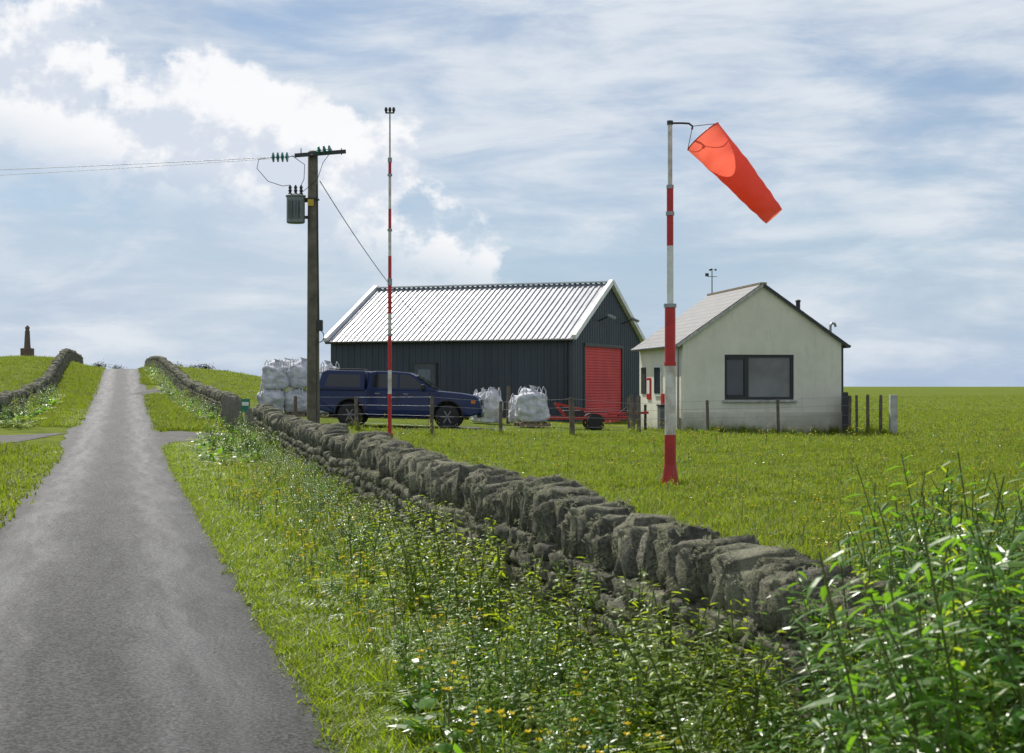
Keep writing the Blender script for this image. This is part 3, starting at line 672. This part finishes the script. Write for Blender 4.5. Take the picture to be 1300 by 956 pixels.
# ------------------------------------------------------------------ bags
def bag(x,y,s=1.0,hh=1.15,zb=0,rz=0,open_=True,pallet=False):
    e=empty('bulk_bag',(x,y,H(x,y)+zb),rz)
    if pallet:
        for i in range(5): box('slat_%d'%i,(-.45*s+.225*s*i,0,-.02),(.12*s,1.1*s,.025),M['pallet'],e)
        for i in (-1,0,1): box('bearer_%d'%i,(0,i*.48*s,-.09),(1.05*s,.09,.1),M['pallet'],e)
    nu,nv=44,24; v=[];f=[]; sd=Vector((random.random()*50,random.random()*50,0)); lx_,ly_=random.uniform(-.08,.08),random.uniform(-.08,.08)
    for j in range(nv+1):
        t=j/nv; z=hh*t; r=.46*s*(1+.12*math.sin(math.pi*min(t/.8,1)))
        if t<.06: r*=.9+.1*t/.06
        if t>.78: r*=1-((t-.78)/.22)**1.5*(.5)
        for i in range(nu):
            a=2*math.pi*i/nu; k=(abs(math.cos(a))**5+abs(math.sin(a))**5)**(-1/5)
            k=k*(1-max(0,(t-.78))/.22*.2)
            p=Vector((math.cos(a)*k*r,math.sin(a)*k*r,z)); nn=noise.noise(p*3+sd)*.13*s+noise.noise(p*9+sd)*.06*s+ (.035*math.sin(a*9+sd.x)*(t**4))
            p=p+Vector((p.x,p.y,0)).normalized()*nn+Vector((lx_*t,ly_*t,noise.noise(p*3+sd)*.14*t)); v.append(p)
    for j in range(nv):
        for i in range(nu): f.append((j*nu+i,j*nu+(i+1)%nu,(j+1)*nu+(i+1)%nu,(j+1)*nu+i))
    f.append(tuple(range(nu))[::-1]); f.append(tuple(nv*nu+i for i in range(nu)))
    mesh('sack',v,f,M['bag'],e,True)
    for i in range(4):
        a=math.pi/4+i*math.pi/2; c,s2=math.cos(a)*.56*s,math.sin(a)*.56*s
        tube('loop_%d'%i,[(c*1.0,s2*1.0,hh*.7),(c*.98,s2*.9,hh*.98),(c*.8,s2*.85,hh*1.1),(c*.65,s2*.9,hh*.98),(c*.75,s2*1.0,hh*.75)],.02,M['bag'],e)
    if open_:
        lathe('spout',(0,0,hh*.93),(.05,0,hh*1.12),[(0,.16*s),(.4,.08*s),(.6,.09*s),(1,.16*s)],M['bag'],e,14)
    return e
bag(.68,53.2,1.0,1.08,.16,.2,pallet=True); bag(-.72,54.5,.62,1.1,.05,.5); bag(-1.05,56,.7,1.05,.05,.1); bag(.25,55.5,.7,.95,.05)
for (x,y,z) in ((-8.6,56,.12),(-7.7,56.3,.12),(-6.75,57,.12),(-8.4,56.1,.98),(-7.5,56.4,1.02),(-6.7,56.9,.95),(-6.0,57.5,.12),(-8.3,58,.9)): bag(x,y,.88*random.uniform(.92,1.05),.9*random.uniform(.9,1.1),z,random.uniform(-.6,.6),pallet=(z<.5))
# ------------------------------------------------------------------ pickup
def tpoly(name,poly,y0,y1,mat,parent,bevel=.03,taper=None):
    n=len(poly); v=[(x,y0,z) for x,z in poly]+[(x,y1,z) for x,z in poly]
    if taper:
        zb,zt,ins=taper; v=[(x,y*(1-ins*np.clip((z-zb)/(zt-zb),0,1)),z) for x,y,z in v]
    f=[tuple(range(n)),tuple(range(n,2*n))[::-1]]+[(i,i+n,(i+1)%n+n,(i+1)%n) for i in range(n)]
    o=mesh(name,v,f,mat,parent); bm=bmesh.new(); bm.from_mesh(o.data); bmesh.ops.recalc_face_normals(bm,faces=bm.faces); bm.to_mesh(o.data); bm.free()
    if bevel: bev(o,bevel,3)
    return o
car=empty('pickup_truck',(-6.2,50.4,0.0)); zc=(H(-5.2,50.4)+H(-2,50.2))/2; car.location.z=zc+.02
car.rotation_euler=(0,math.atan2(H(-5.2,50.4)-H(-2,50.2),3.2)*.7,R(-2))
blue=pmat('dark_blue_paint',(.004,.018,.085),.35,0,var=.2,bs=0,coat=.3,spec=.25)
plast=pmat('black_plastic',(.02,.02,.022),.55)
rim=pmat('alloy_rim',(.2,.2,.21),.35,.6)
def arc(cx,r,z0,a0=180,a1=0,n=10): return [(cx+r*math.cos(R(a0+(a1-a0)*i/n)),z0+r*math.sin(R(a0+(a1-a0)*i/n))) for i in range(n+1)]
WR,WF=1.12,4.2
poly=[(.02,.55)]+[(.62,.42)]+arc(WR,.45,.42)+[(1.7,.36),(3.65,.36)]+arc(WF,.45,.42)+[(4.9,.42),(5.2,.5),(5.25,.72),(5.2,.95),(5.05,1.07),(4.6,1.14),(3.95,1.19),(3.6,1.21),(1.6,1.2),(.05,1.18),(.0,.9)]
tpoly('body',poly,-.88,.88,blue,car,.05,(.6,1.25,.045))
tpoly('cab',[(1.62,1.16),(3.95,1.16),(3.6,1.33),(3.12,1.68),(2.95,1.755),(2.5,1.79),(1.9,1.79),(1.7,1.76)],-.85,.85,blue,car,.05,(1.15,1.8,.17))
tpoly('canopy',[(.06,1.16),(1.57,1.16),(1.57,1.79),(.35,1.8),(.2,1.74)],-.85,.85,blue,car,.05,(1.15,1.8,.15))
gl=glassmat('car_glass',(.006,.007,.008))
def sidepoly(name,poly,mat,ins,off):
    for sd in (-1,1):
        def yy(z): return sd*(.85*(1-ins*np.clip((z-1.15)/.65,0,1))+off)
        v=[(x,yy(z),z) for x,z in poly]; n=len(poly)
        o=mesh(name+('_r' if sd<0 else '_l'),v,[tuple(range(n)) if sd<0 else tuple(range(n))[::-1]],mat,car)
        mo=o.modifiers.new('s','SOLIDIFY'); mo.thickness=.006; mo.offset=0
sidepoly('glass_front_door',[(2.68,1.26),(3.5,1.26),(3.42,1.36),(3.05,1.63),(2.95,1.68),(2.68,1.70)],gl,.17,.004)
sidepoly('glass_rear_door',[(1.82,1.28),(2.6,1.26),(2.6,1.70),(1.95,1.70),(1.85,1.66)],gl,.17,.004)
sidepoly('glass_canopy',[(.3,1.27),(1.42,1.27),(1.42,1.66),(.42,1.66)],gl,.15,.004)
def quadm(name,pts,mat,th=.008):
    o=mesh(name,pts,[(0,1,2,3)],mat,car); mo=o.modifiers.new('s','SOLIDIFY'); mo.thickness=th; mo.offset=0; return o
quadm('windscreen',[(3.86,-.74,1.24),(3.86,.74,1.24),(3.17,.66,1.70),(3.17,-.66,1.70)],gl)
quadm('rear_glass',[(.085,-.7,1.25),(.085,.7,1.25),(.205,.62,1.68),(.205,-.62,1.68)],gl)
lens=pmat('lamp_lens',(.55,.57,.6),.08,bs=0)
for sd in (-1,1):
    for nm,xx in (('r',WR),('f',WF)):
        e=empty('wheel_%s_%s'%(nm,'r' if sd<0 else 'l'),(xx,sd*.76,.385),0,car)
        lathe('tyre',(0,-.125,0),(0,.125,0),[(0,.25),(.0,.34),(.12,.38),(.88,.38),(1,.34),(1,.25)],M['black'],e,28)
        lathe('rim',(0,sd*.06,0),(0,sd*.118,0),[(0,.1),(0,.235),(1,.24),(1,.215),(.35,.2),(.3,.0)],rim,e,28,False)
        for k in range(6):
            a=k*math.pi/3; cyl('spoke_%d'%k,(0,sd*.105,0),(.22*math.cos(a),sd*.115,.22*math.sin(a)),.04,.028,rim,e,6)
        lathe('hub',(0,sd*.09,0),(0,sd*.135,0),[(0,.07),(1,.05)],rim,e,12)
        pts=[(xx+.475*math.cos(t),sd*.885,.43+.475*math.sin(t)) for t in np.linspace(math.pi*1.0,0,16)]
        tube('arch_%s_%d'%(nm,sd),pts,.028,plast,car)
        cyl('well_%s_%d'%(nm,sd),(xx,sd*.3,.42),(xx,sd*.62,.42),.44,.44,M['black'],car,20)
    for k,xx in enumerate((1.72,2.64,3.62)): box('seam_%d_%d'%(k,sd),(xx,sd*.874,.82),(.012,.012,.74),M['black'],car)
    for k,xx in enumerate((1.98,2.88)): box('handle_%d_%d'%(k,sd),(xx,sd*.872,1.08),(.16,.04,.035),M['galv'],car,.01)
    box('side_step_%d'%sd,(2.68,sd*.86,.33),(1.9,.16,.05),plast,car,.02)
    box('mirror_%d'%sd,(3.42,sd*.97,1.31),(.1,.2,.17),plast,car,.03)
    box('headlamp_%d'%sd,(5.12,sd*.70,.88),(.2,.3,.17),lens,car,.04)
    box('indicator_%d'%sd,(5.0,sd*.862,.87),(.14,.03,.1),pmat('amber',(.7,.2,.02),.2,bs=0),car,.01)
    box('tail_lamp_%d'%sd,(.035,sd*.78,.98),(.1,.16,.34),pmat('tail_red',(.4,.01,.01),.2,bs=0),car,.02)
    box('roof_rail_%d'%sd,(.95,sd*.6,1.83),(1.1,.04,.03),M['dark'],car,.01)
    box('belt_line_%d'%sd,(.82,sd*.872,1.185),(1.5,.02,.03),plast,car)
box('front_bumper',(5.2,0,.6),(.16,1.7,.24),blue,car,.05); box('lower_bumper',(5.19,0,.43),(.14,1.5,.12),plast,car,.03)
box('grille',(5.235,0,.86),(.06,.95,.2),M['dark'],car,.02); box('grille_bar',(5.262,0,.87),(.02,.9,.04),M['galv'],car)
box('number_plate',(5.29,0,.6),(.02,.5,.11),M['white'],car)
box('rear_bumper',(-.04,0,.56),(.2,1.65,.16),M['galv'],car,.03)
box('chassis',(2.6,0,.38),(4.4,.9,.16),M['black'],car); box('sump',(2.7,0,.5),(3.4,1.5,.2),M['black'],car)
cyl('aerial',(3.7,-.75,1.2),(3.45,-.78,1.95),.006,.004,M['dark'],car,5)
# ------------------------------------------------------------------ red farm trailer
tr=empty('farm_trailer',(2.2,54.2,H(2.2,54.2)-.05),R(4)); rd=M['redbase']
beam('chassis_a',(-1.0,-.5,.45),(1.9,-.5,.45),.08,.1,rd,tr); beam('chassis_b',(-1.0,.5,.45),(1.9,.5,.45),.08,.1,rd,tr)
for i,x in enumerate((-.9,0,.9,1.85)): beam('cross_%d'%i,(x,-.45,.45),(x,.45,.45),.07,.08,rd,tr)
beam('drawbar_a',(-1.0,-.5,.45),(-1.9,0,.32),.07,.1,rd,tr); beam('drawbar_b',(-1.0,.5,.45),(-1.9,0,.32),.07,.1,rd,tr)
for sd in (-1,1):
    lathe('tyre_%d'%sd,(.6,sd*.6,.3),(.6,sd*.8,.3),[(0,.18),(0,.27),(.15,.3),(.85,.3),(1,.27),(1,.18)],M['black'],tr,20)
    cyl('wheel_disc_%d'%sd,(.6,sd*.66,.3),(.6,sd*.74,.3),.18,.18,rd,tr,16)
beam('arm_a',(-.4,-.3,.5),(-.75,-.3,.95),.07,.09,rd,tr); beam('arm_b',(-.75,-.3,.95),(.3,-.25,.72),.06,.08,rd,tr); beam('arm_c',(1.4,-.2,.5),(1.75,-.2,.8),.06,.08,M['dark'],tr)
beam('tine_bar',(1.0,-.75,.58),(2.4,-.75,.64),.08,.08,rd,tr); box('mudguard',(.6,-.7,.66),(.8,.3,.03),M['dark'],tr,.01); cyl('jack',(-1.6,0,.0),(-1.6,0,.65),.03,.03,M['dark'],tr,8)
box('toolbox',(-.1,.1,.6),(.7,.6,.22),M['dark'],tr,.02)
# ------------------------------------------------------------------ utility pole
def utility(x,y,top,detail=True):
    z0=H(x,y); e=empty('utility_pole',(x,y,0))
    lathe('pole',(.02,0,z0-.3),(0,0,top),[(0,.18),(.5,.16),(.995,.135),(1,.10)],M['creo'],e,18)
    beam('crossarm',(-.47,-.17,top-.15),(.92,-.17,top-.04),.09,.1,M['dark'],e)
    cyl('arm_bolt',(0,-.22,top-.12),(0,.18,top-.12),.02,.02,M['galv'],e,8)
    def string(nm,a,b,n=4):
        a=Vector(a);b=Vector(b); cyl(nm+'_rod',a,b,.012,.012,M['galv'],e,6)
        for i in range(n):
            c=a.lerp(b,(i+.5)/n); d=(b-a).normalized(); lathe('%s_disc_%d'%(nm,i),c-d*.045,c+d*.045,[(0,.03),(.25,.13),(.6,.135),(1,.035)],M['insul'],e,14)
    string('insulator_l',(-.62,-.17,top-.19),(-1.12,-.17,top-.2)); string('insulator_r',(.12,-.19,top-.02),(.55,-.19,top+.02),3)
    cyl('link_l',(-.47,-.17,top-.16),(-.66,-.17,top-.19),.012,.012,M['galv'],e,6)
    for i,xx in enumerate((-.3,.8)): cyl('pin_%d'%i,(xx,-.17,top-.13),(xx,-.17,top+.05),.015,.012,M['dark'],e,6)
    if detail:
        tz=6.55
        lathe('transformer_tank',(-.45,-.12,tz-.42),(-.45,-.12,tz+.36),[(0,.22),(.03,.25),(.9,.25),(.92,.275),(.97,.275),(1,.2)],M['trans'],e,20)
        for k in range(5): box('fin_%d'%k,(-.62+.085*k,-.38,tz-.05),(.02,.08,.5),M['trans'],e)
        beam('bracket',(-.3,-.05,tz+.2),(.0,-.05,tz+.2),.08,.08,M['dark'],e)
        beam('bracket_low',(-.3,-.05,tz-.25),(.0,-.05,tz-.25),.08,.08,M['dark'],e)
        for k,xx in enumerate((-.6,-.45,-.3)):
            lathe('bushing_%d'%k,(xx,-.15,tz+.34),(xx,-.15,tz+.62),[(0,.03),(.15,.055),(.3,.03),(.45,.055),(.6,.03),(.75,.05),(1,.015)],M['dark'],e,10)
        tube('jumper_a',[(-1.12,-.17,top-.2),(-1.45,-.17,top-.25),(-1.5,-.17,top-.5),(-1.2,-.16,top-.85),(-.8,-.16,top-.98),(-.6,-.15,tz+.62)],.009,M['dark'],e)
        tube('jumper_b',[(-.55,-.17,top-.15),(-.2,-.18,top-.4),(-.22,-.17,top-.8),(-.3,-.15,tz+.62)],.009,M['dark'],e)
        tube('jumper_c',[(.55,-.19,top),(.3,-.2,top-.35),(.15,-.2,top-.8),(-.3,-.15,tz+.4)],.008,M['dark'],e)
        box('danger_sign',(-.04,-.165,6.7),(.16,.02,.2),M['yellow'],e); box('band_a',(-.02,0,6.8),(.36,.36,.04),M['dark'],e); 
        box('cable_box',(.2,-.05,3.35),(.16,.18,.3),M['dark'],e,.02); tube('cable_coil',[(.2+.12*math.cos(t)*1,-.12,3.05+.16*math.sin(t)) for t in np.linspace(0,12.5,40)],.012,M['dark'],e)
        tube('riser',[(.13,-.08,7.2),(.16,-.08,5),(.18,-.08,3.5)],.015,M['dark'],e)
        cyl('guard',(.1,-.12,.2),(.12,-.1,3.0),.035,.03,M['dark'],e,8)
    return e
utility(-5.44,43,8.12); utility(-31,52,8.75,False)
wires=empty('power_lines')
tube('line_a',sag((-6.56,42.83,7.92),(-30.5,51.8,8.45),.1),.008,M['galv'],wires); tube('line_b',sag((-6.5,42.9,7.9),(-30.5,52.4,8.2),.12),.006,M['galv'],wires)
tube('service_cable',sag((-5.25,43,7.3),(-3.45,68.0,4.05),.35),.012,M['dark'],wires)
# ------------------------------------------------------------------ masts
def bands(name,x,y,spec,parent):
    for i,(z0,z1,r,mt) in enumerate(spec): cyl('%s_%d'%(name,i),(x,y,z0),(x,y,z1),r,r,M[mt],parent,16)
mast=empty('striped_mast'); mx,my=-3.22,41.5; k=41.5/2000
def Z(py): return 1.7+(490-py)*k
zg=H(mx,my)
sp=[(572,548,.085,'red'),(548,500,.05,'red'),(500,470,.05,'whitep'),(470,425,.05,'red'),(425,398,.05,'whitep'),(398,362,.05,'red'),(362,355,.06,'galv'),(355,325,.045,'red'),(325,292,.04,'whitep'),(292,265,.04,'red'),(265,222,.036,'whitep'),(222,206,.04,'red'),(206,200,.055,'galv'),(200,172,.025,'whitep'),(172,143,.02,'galv')]
bands('tube',mx,my,[(Z(a) if i else zg-.05,Z(b_),r,m_) for i,(a,b_,r,m_) in enumerate(sp)],mast)
cyl('sensor_bar',(mx-.12,my,Z(143)),(mx+.12,my,Z(143)),.02,.02,M['dark'],mast,8)
for i,q in enumerate((-.1,0,.1)): lathe('sensor_%d'%i,(mx+q,my,Z(143)),(mx+q,my,Z(136)),[(0,.015),(.5,.045),(1,.03)],M['dark'],mast,8)
for i,py in enumerate((425,355,292,222)): cyl('collar_%d'%i,(mx,my,Z(py)-.03),(mx,my,Z(py)+.03),.062,.062,M['galv'],mast,12)
ws=empty('windsock'); wx,wy=2.59,25.8; k=25.8/2000
zg=H(wx,wy)
lathe('base_flare',(wx,wy,zg-.05),(wx,wy,zg+.35),[(0,.15),(.3,.14),(1,.1)],M['redbase'],ws,18)
bands('tube',wx,wy,[(zg+.3,Z(552),.095,'redbase'),(Z(552),Z(462),.088,'whitep'),(Z(462),Z(388),.088,'red'),(Z(388),Z(312),.055,'white'),(Z(312),Z(237),.055,'red'),(Z(237),Z(156),.038,'whitep')],ws)
for i,py in enumerate((388,271,237,462)): cyl('collar_%d'%i,(wx,wy,Z(py)-.03),(wx,wy,Z(py)+.03),(.105,.07,.06,.1)[i],(.105,.07,.06,.1)[i],M['galv'] if i!=3 else M['red'],ws,16)
cyl('top_plate',(wx,wy,Z(158)),(wx,wy,Z(153)),.05,.05,M['dark'],ws,12)
tube('arm',[(wx,wy,Z(156)),(wx+.2,wy,Z(156)),(wx+.31,wy,Z(156.5)),(wx+.37,wy,Z(160)),(wx+.36,wy,Z(164))],.017,M['dark'],ws)
m,nt,b=newmat('orange_fabric')
nn=noise_n(nt,3,5,.6); c=mixc(nt,mapr(nt,nn,.3,.7),(.95,.14,.09),(.85,.11,.07)); nt.links.new(c,b.inputs['Base Color']); b.inputs['Roughness'].default_value=.65
t=nt.nodes.new('ShaderNodeBsdfTranslucent'); t.inputs[0].default_value=(1,.24,.15,1); mxs=nt.nodes.new('ShaderNodeMixShader'); mxs.inputs[0].default_value=.55
nt.links.new(b.outputs[0],mxs.inputs[1]);nt.links.new(t.outputs[0],mxs.inputs[2]);nt.links.new(mxs.outputs[0],nt.nodes['Material Output'].inputs[0])
bump(nt,b,noise_n(nt,9,4,.6),.5,.02)
A=Vector((wx+(893-851)*k,wy,Z(173))); B=Vector((wx+(981-851)*k,wy-.15,Z(276))); ax_=(B-A); Lk=ax_.length; ax_.normalize()
sidev=ax_.cross(Vector((0,1,0))).normalized(); upv=sidev.cross(ax_).normalized()
v=[];f=[];nu,nv=48,60
for j in range(nv+1):
    t_=j/nv; r=.33*(1-t_)+.20*t_; sagv=Vector((0,0,.02*math.sin(math.pi*t_)))
    fl=1-.12*t_**3
    for i in range(nu):
        a=2*math.pi*i/nu; w=.006*t_*math.sin(a*4+t_*5)+.014*noise.noise(Vector((math.cos(a)*1.5,math.sin(a)*1.5,t_*9)))*min(1,t_*5+.1)+.011*math.sin(t_*50+3*math.sin(a*2))*max(0,t_-.3)
        rr=r*(1+w/.3)
        p=A+ax_*(Lk*t_)+sidev*(rr*fl*math.cos(a))+upv*(rr*math.sin(a))+sagv; v.append(p)
for j in range(nv):
    for i in range(nu): f.append((j*nu+i,j*nu+(i+1)%nu,(j+1)*nu+(i+1)%nu,(j+1)*nu+i))
mesh('sock',v,f,m,ws,True)
tube('mouth_ring',[v[i%nu] for i in range(nu+1)],.008,M['red'],ws)
tube('swivel',[(wx+.36,wy,Z(164)),tuple(A+sidev*-.33)],.006,M['dark'],ws); tube('swivel_b',[(wx+.36,wy,Z(160)),tuple(A+sidev*.33)],.006,M['dark'],ws)
# ------------------------------------------------------------------ monument, sign
mo=empty('stone_monument',(-40.0,130,0)); zb=H(-40,130)
box('step',(0,0,zb+.15),(1.3,1.3,.6),M['stonep'],mo,.05); box('plinth',(0,0,zb+.75),(.9,.9,.7),M['stonep'],mo,.05)
lathe('shaft',(0,0,zb+1.05),(0,0,zb+2.75),[(0,.32),(.1,.27),(.85,.2),(1,.12)],M['stonep'],mo,4,True,False); lathe('cap',(0,0,zb+2.7),(0,0,zb+3.0),[(0,.2),(.4,.2),(1,.02)],M['stonep'],mo,4,True,False)
sg=empty('roadside_sign',(-7.1,42.0,H(-7.1,42.0)-.22))
cyl('post',(0,0,-.1),(0,0,1.35),.03,.03,M['galv'],sg,8); box('panel',(0,-.04,1.15),(.24,.015,.36),M['signg'],sg); box('panel_text',(0,-.05,1.2),(.18,.004,.1),M['white'],sg)
# ------------------------------------------------------------------ light, sky, camera
az,el=R(-28),R(48)
sd=Vector((math.sin(az)*math.cos(el),math.cos(az)*math.cos(el),math.sin(el)))
ld=bpy.data.lights.new('sun','SUN'); ld.energy=5.0; ld.angle=R(.6); ld.color=(1,.95,.87)
lo=bpy.data.objects.new('sun',ld); lo.rotation_euler=(-sd).to_track_quat('-Z','Y').to_euler(); link(lo)
w=bpy.data.worlds.new('World'); S.world=w; w.use_nodes=True; nt=w.node_tree; nt.nodes.clear()
sky=nt.nodes.new('ShaderNodeTexSky'); sky.sky_type='NISHITA'; sky.sun_disc=False; sky.sun_elevation=el; sky.sun_rotation=az; sky.altitude=10; sky.air_density=1.0; sky.dust_density=.4; sky.ozone_density=3.0
bg1=nt.nodes.new('ShaderNodeBackground'); nt.links.new(sky.outputs[0],bg1.inputs[0]); bg1.inputs[1].default_value=.085
tc=nt.nodes.new('ShaderNodeTexCoord'); vec=tc.outputs['Generated']; sp=nt.nodes.new('ShaderNodeSeparateXYZ'); nt.links.new(vec,sp.inputs[0])
X,Y_,Zs=sp.outputs
s1=noise_n(nt,2.6,6,.58,vec=vec,stretch=(1,1,4.2),dist=.4)
s2=noise_n(nt,7,7,.6,vec=vec,stretch=(1,1,4.2),dist=.3)
c1=noise_n(nt,12,8,.6,vec=vec,stretch=(1,1,1.25))
c1b=noise_n(nt,12,5,.6,vec=vec,stretch=(1,1,1.25),loc=(.010,0,.022))
dx=math_n(nt,'DIVIDE',math_n(nt,'SUBTRACT',X,-.175),.155); dz=math_n(nt,'DIVIDE',math_n(nt,'SUBTRACT',math_n(nt,'ADD',Zs,math_n(nt,'MULTIPLY',X,.30)),.084),.058)
rr=math_n(nt,'ADD',math_n(nt,'MULTIPLY',dx,dx),math_n(nt,'MULTIPLY',dz,dz))
cu=math_n(nt,'ADD',math_n(nt,'SUBTRACT',1.25,rr),math_n(nt,'MULTIPLY_ADD',c1,5.0,-2.5))
up=mapr(nt,dz,-1.05,.1,.1,1)
cum=math_n(nt,'MULTIPLY',mapr(nt,cu,.0,.5),up)
st=math_n(nt,'MULTIPLY_ADD',s2,.42,math_n(nt,'MULTIPLY',s1,.68))
st=math_n(nt,'ADD',st,mapr(nt,Zs,.0,.24,-.03,.10,False))
stm=mapr(nt,st,.44,.68,0.15,.93)
hz=mapr(nt,Zs,.15,-.01,.12,.88)
shade=math_n(nt,'SUBTRACT',c1,c1b)
ccol=mixc(nt,mapr(nt,shade,-.09,.05),(.68,.74,.84),(.98,.98,.99))
ccol=mixc(nt,mapr(nt,dz,.0,-1.0,0,.85),ccol,(.52,.61,.74))
scol=mixc(nt,mapr(nt,s2,.32,.66),(.46,.56,.71),(.76,.81,.87))
scol=mixc(nt,mapr(nt,Zs,.3,.9),scol,(.5,.53,.58))
def bgc(col,s=1.0):
    q=nt.nodes.new('ShaderNodeBackground'); nt.links.new(col,q.inputs[0]); q.inputs[1].default_value=s; return q.outputs[0]
def mxsh(f_,a,b_):
    q=nt.nodes.new('ShaderNodeMixShader'); nt.links.new(f_,q.inputs[0]); nt.links.new(a,q.inputs[1]); nt.links.new(b_,q.inputs[2]); return q.outputs[0]
hcol=mixc(nt,mapr(nt,s1,.4,.65),(.38,.52,.74),(.60,.70,.83))
sh=mxsh(hz,bg1.outputs[0],bgc(hcol))
sh=mxsh(stm,sh,bgc(scol)); sh=mxsh(math_n(nt,'MULTIPLY',cum,.95),sh,bgc(ccol,1.0))
out=nt.nodes.new('ShaderNodeOutputWorld'); nt.links.new(sh,out.inputs[0])
S.view_settings.view_transform='Standard'; S.view_settings.look='None'; S.view_settings.exposure=0
cd=bpy.data.cameras.new('camera'); cd.lens=2000/1300*36; cd.sensor_width=36; cd.clip_end=9000; cd.clip_start=.05
cd.dof.use_dof=True; cd.dof.focus_distance=35; cd.dof.aperture_fstop=9
co=bpy.data.objects.new('camera',cd); co.location=(0,0,1.7); co.rotation_euler=(R(90)+math.atan(12/2000),0,0); link(co); S.camera=co
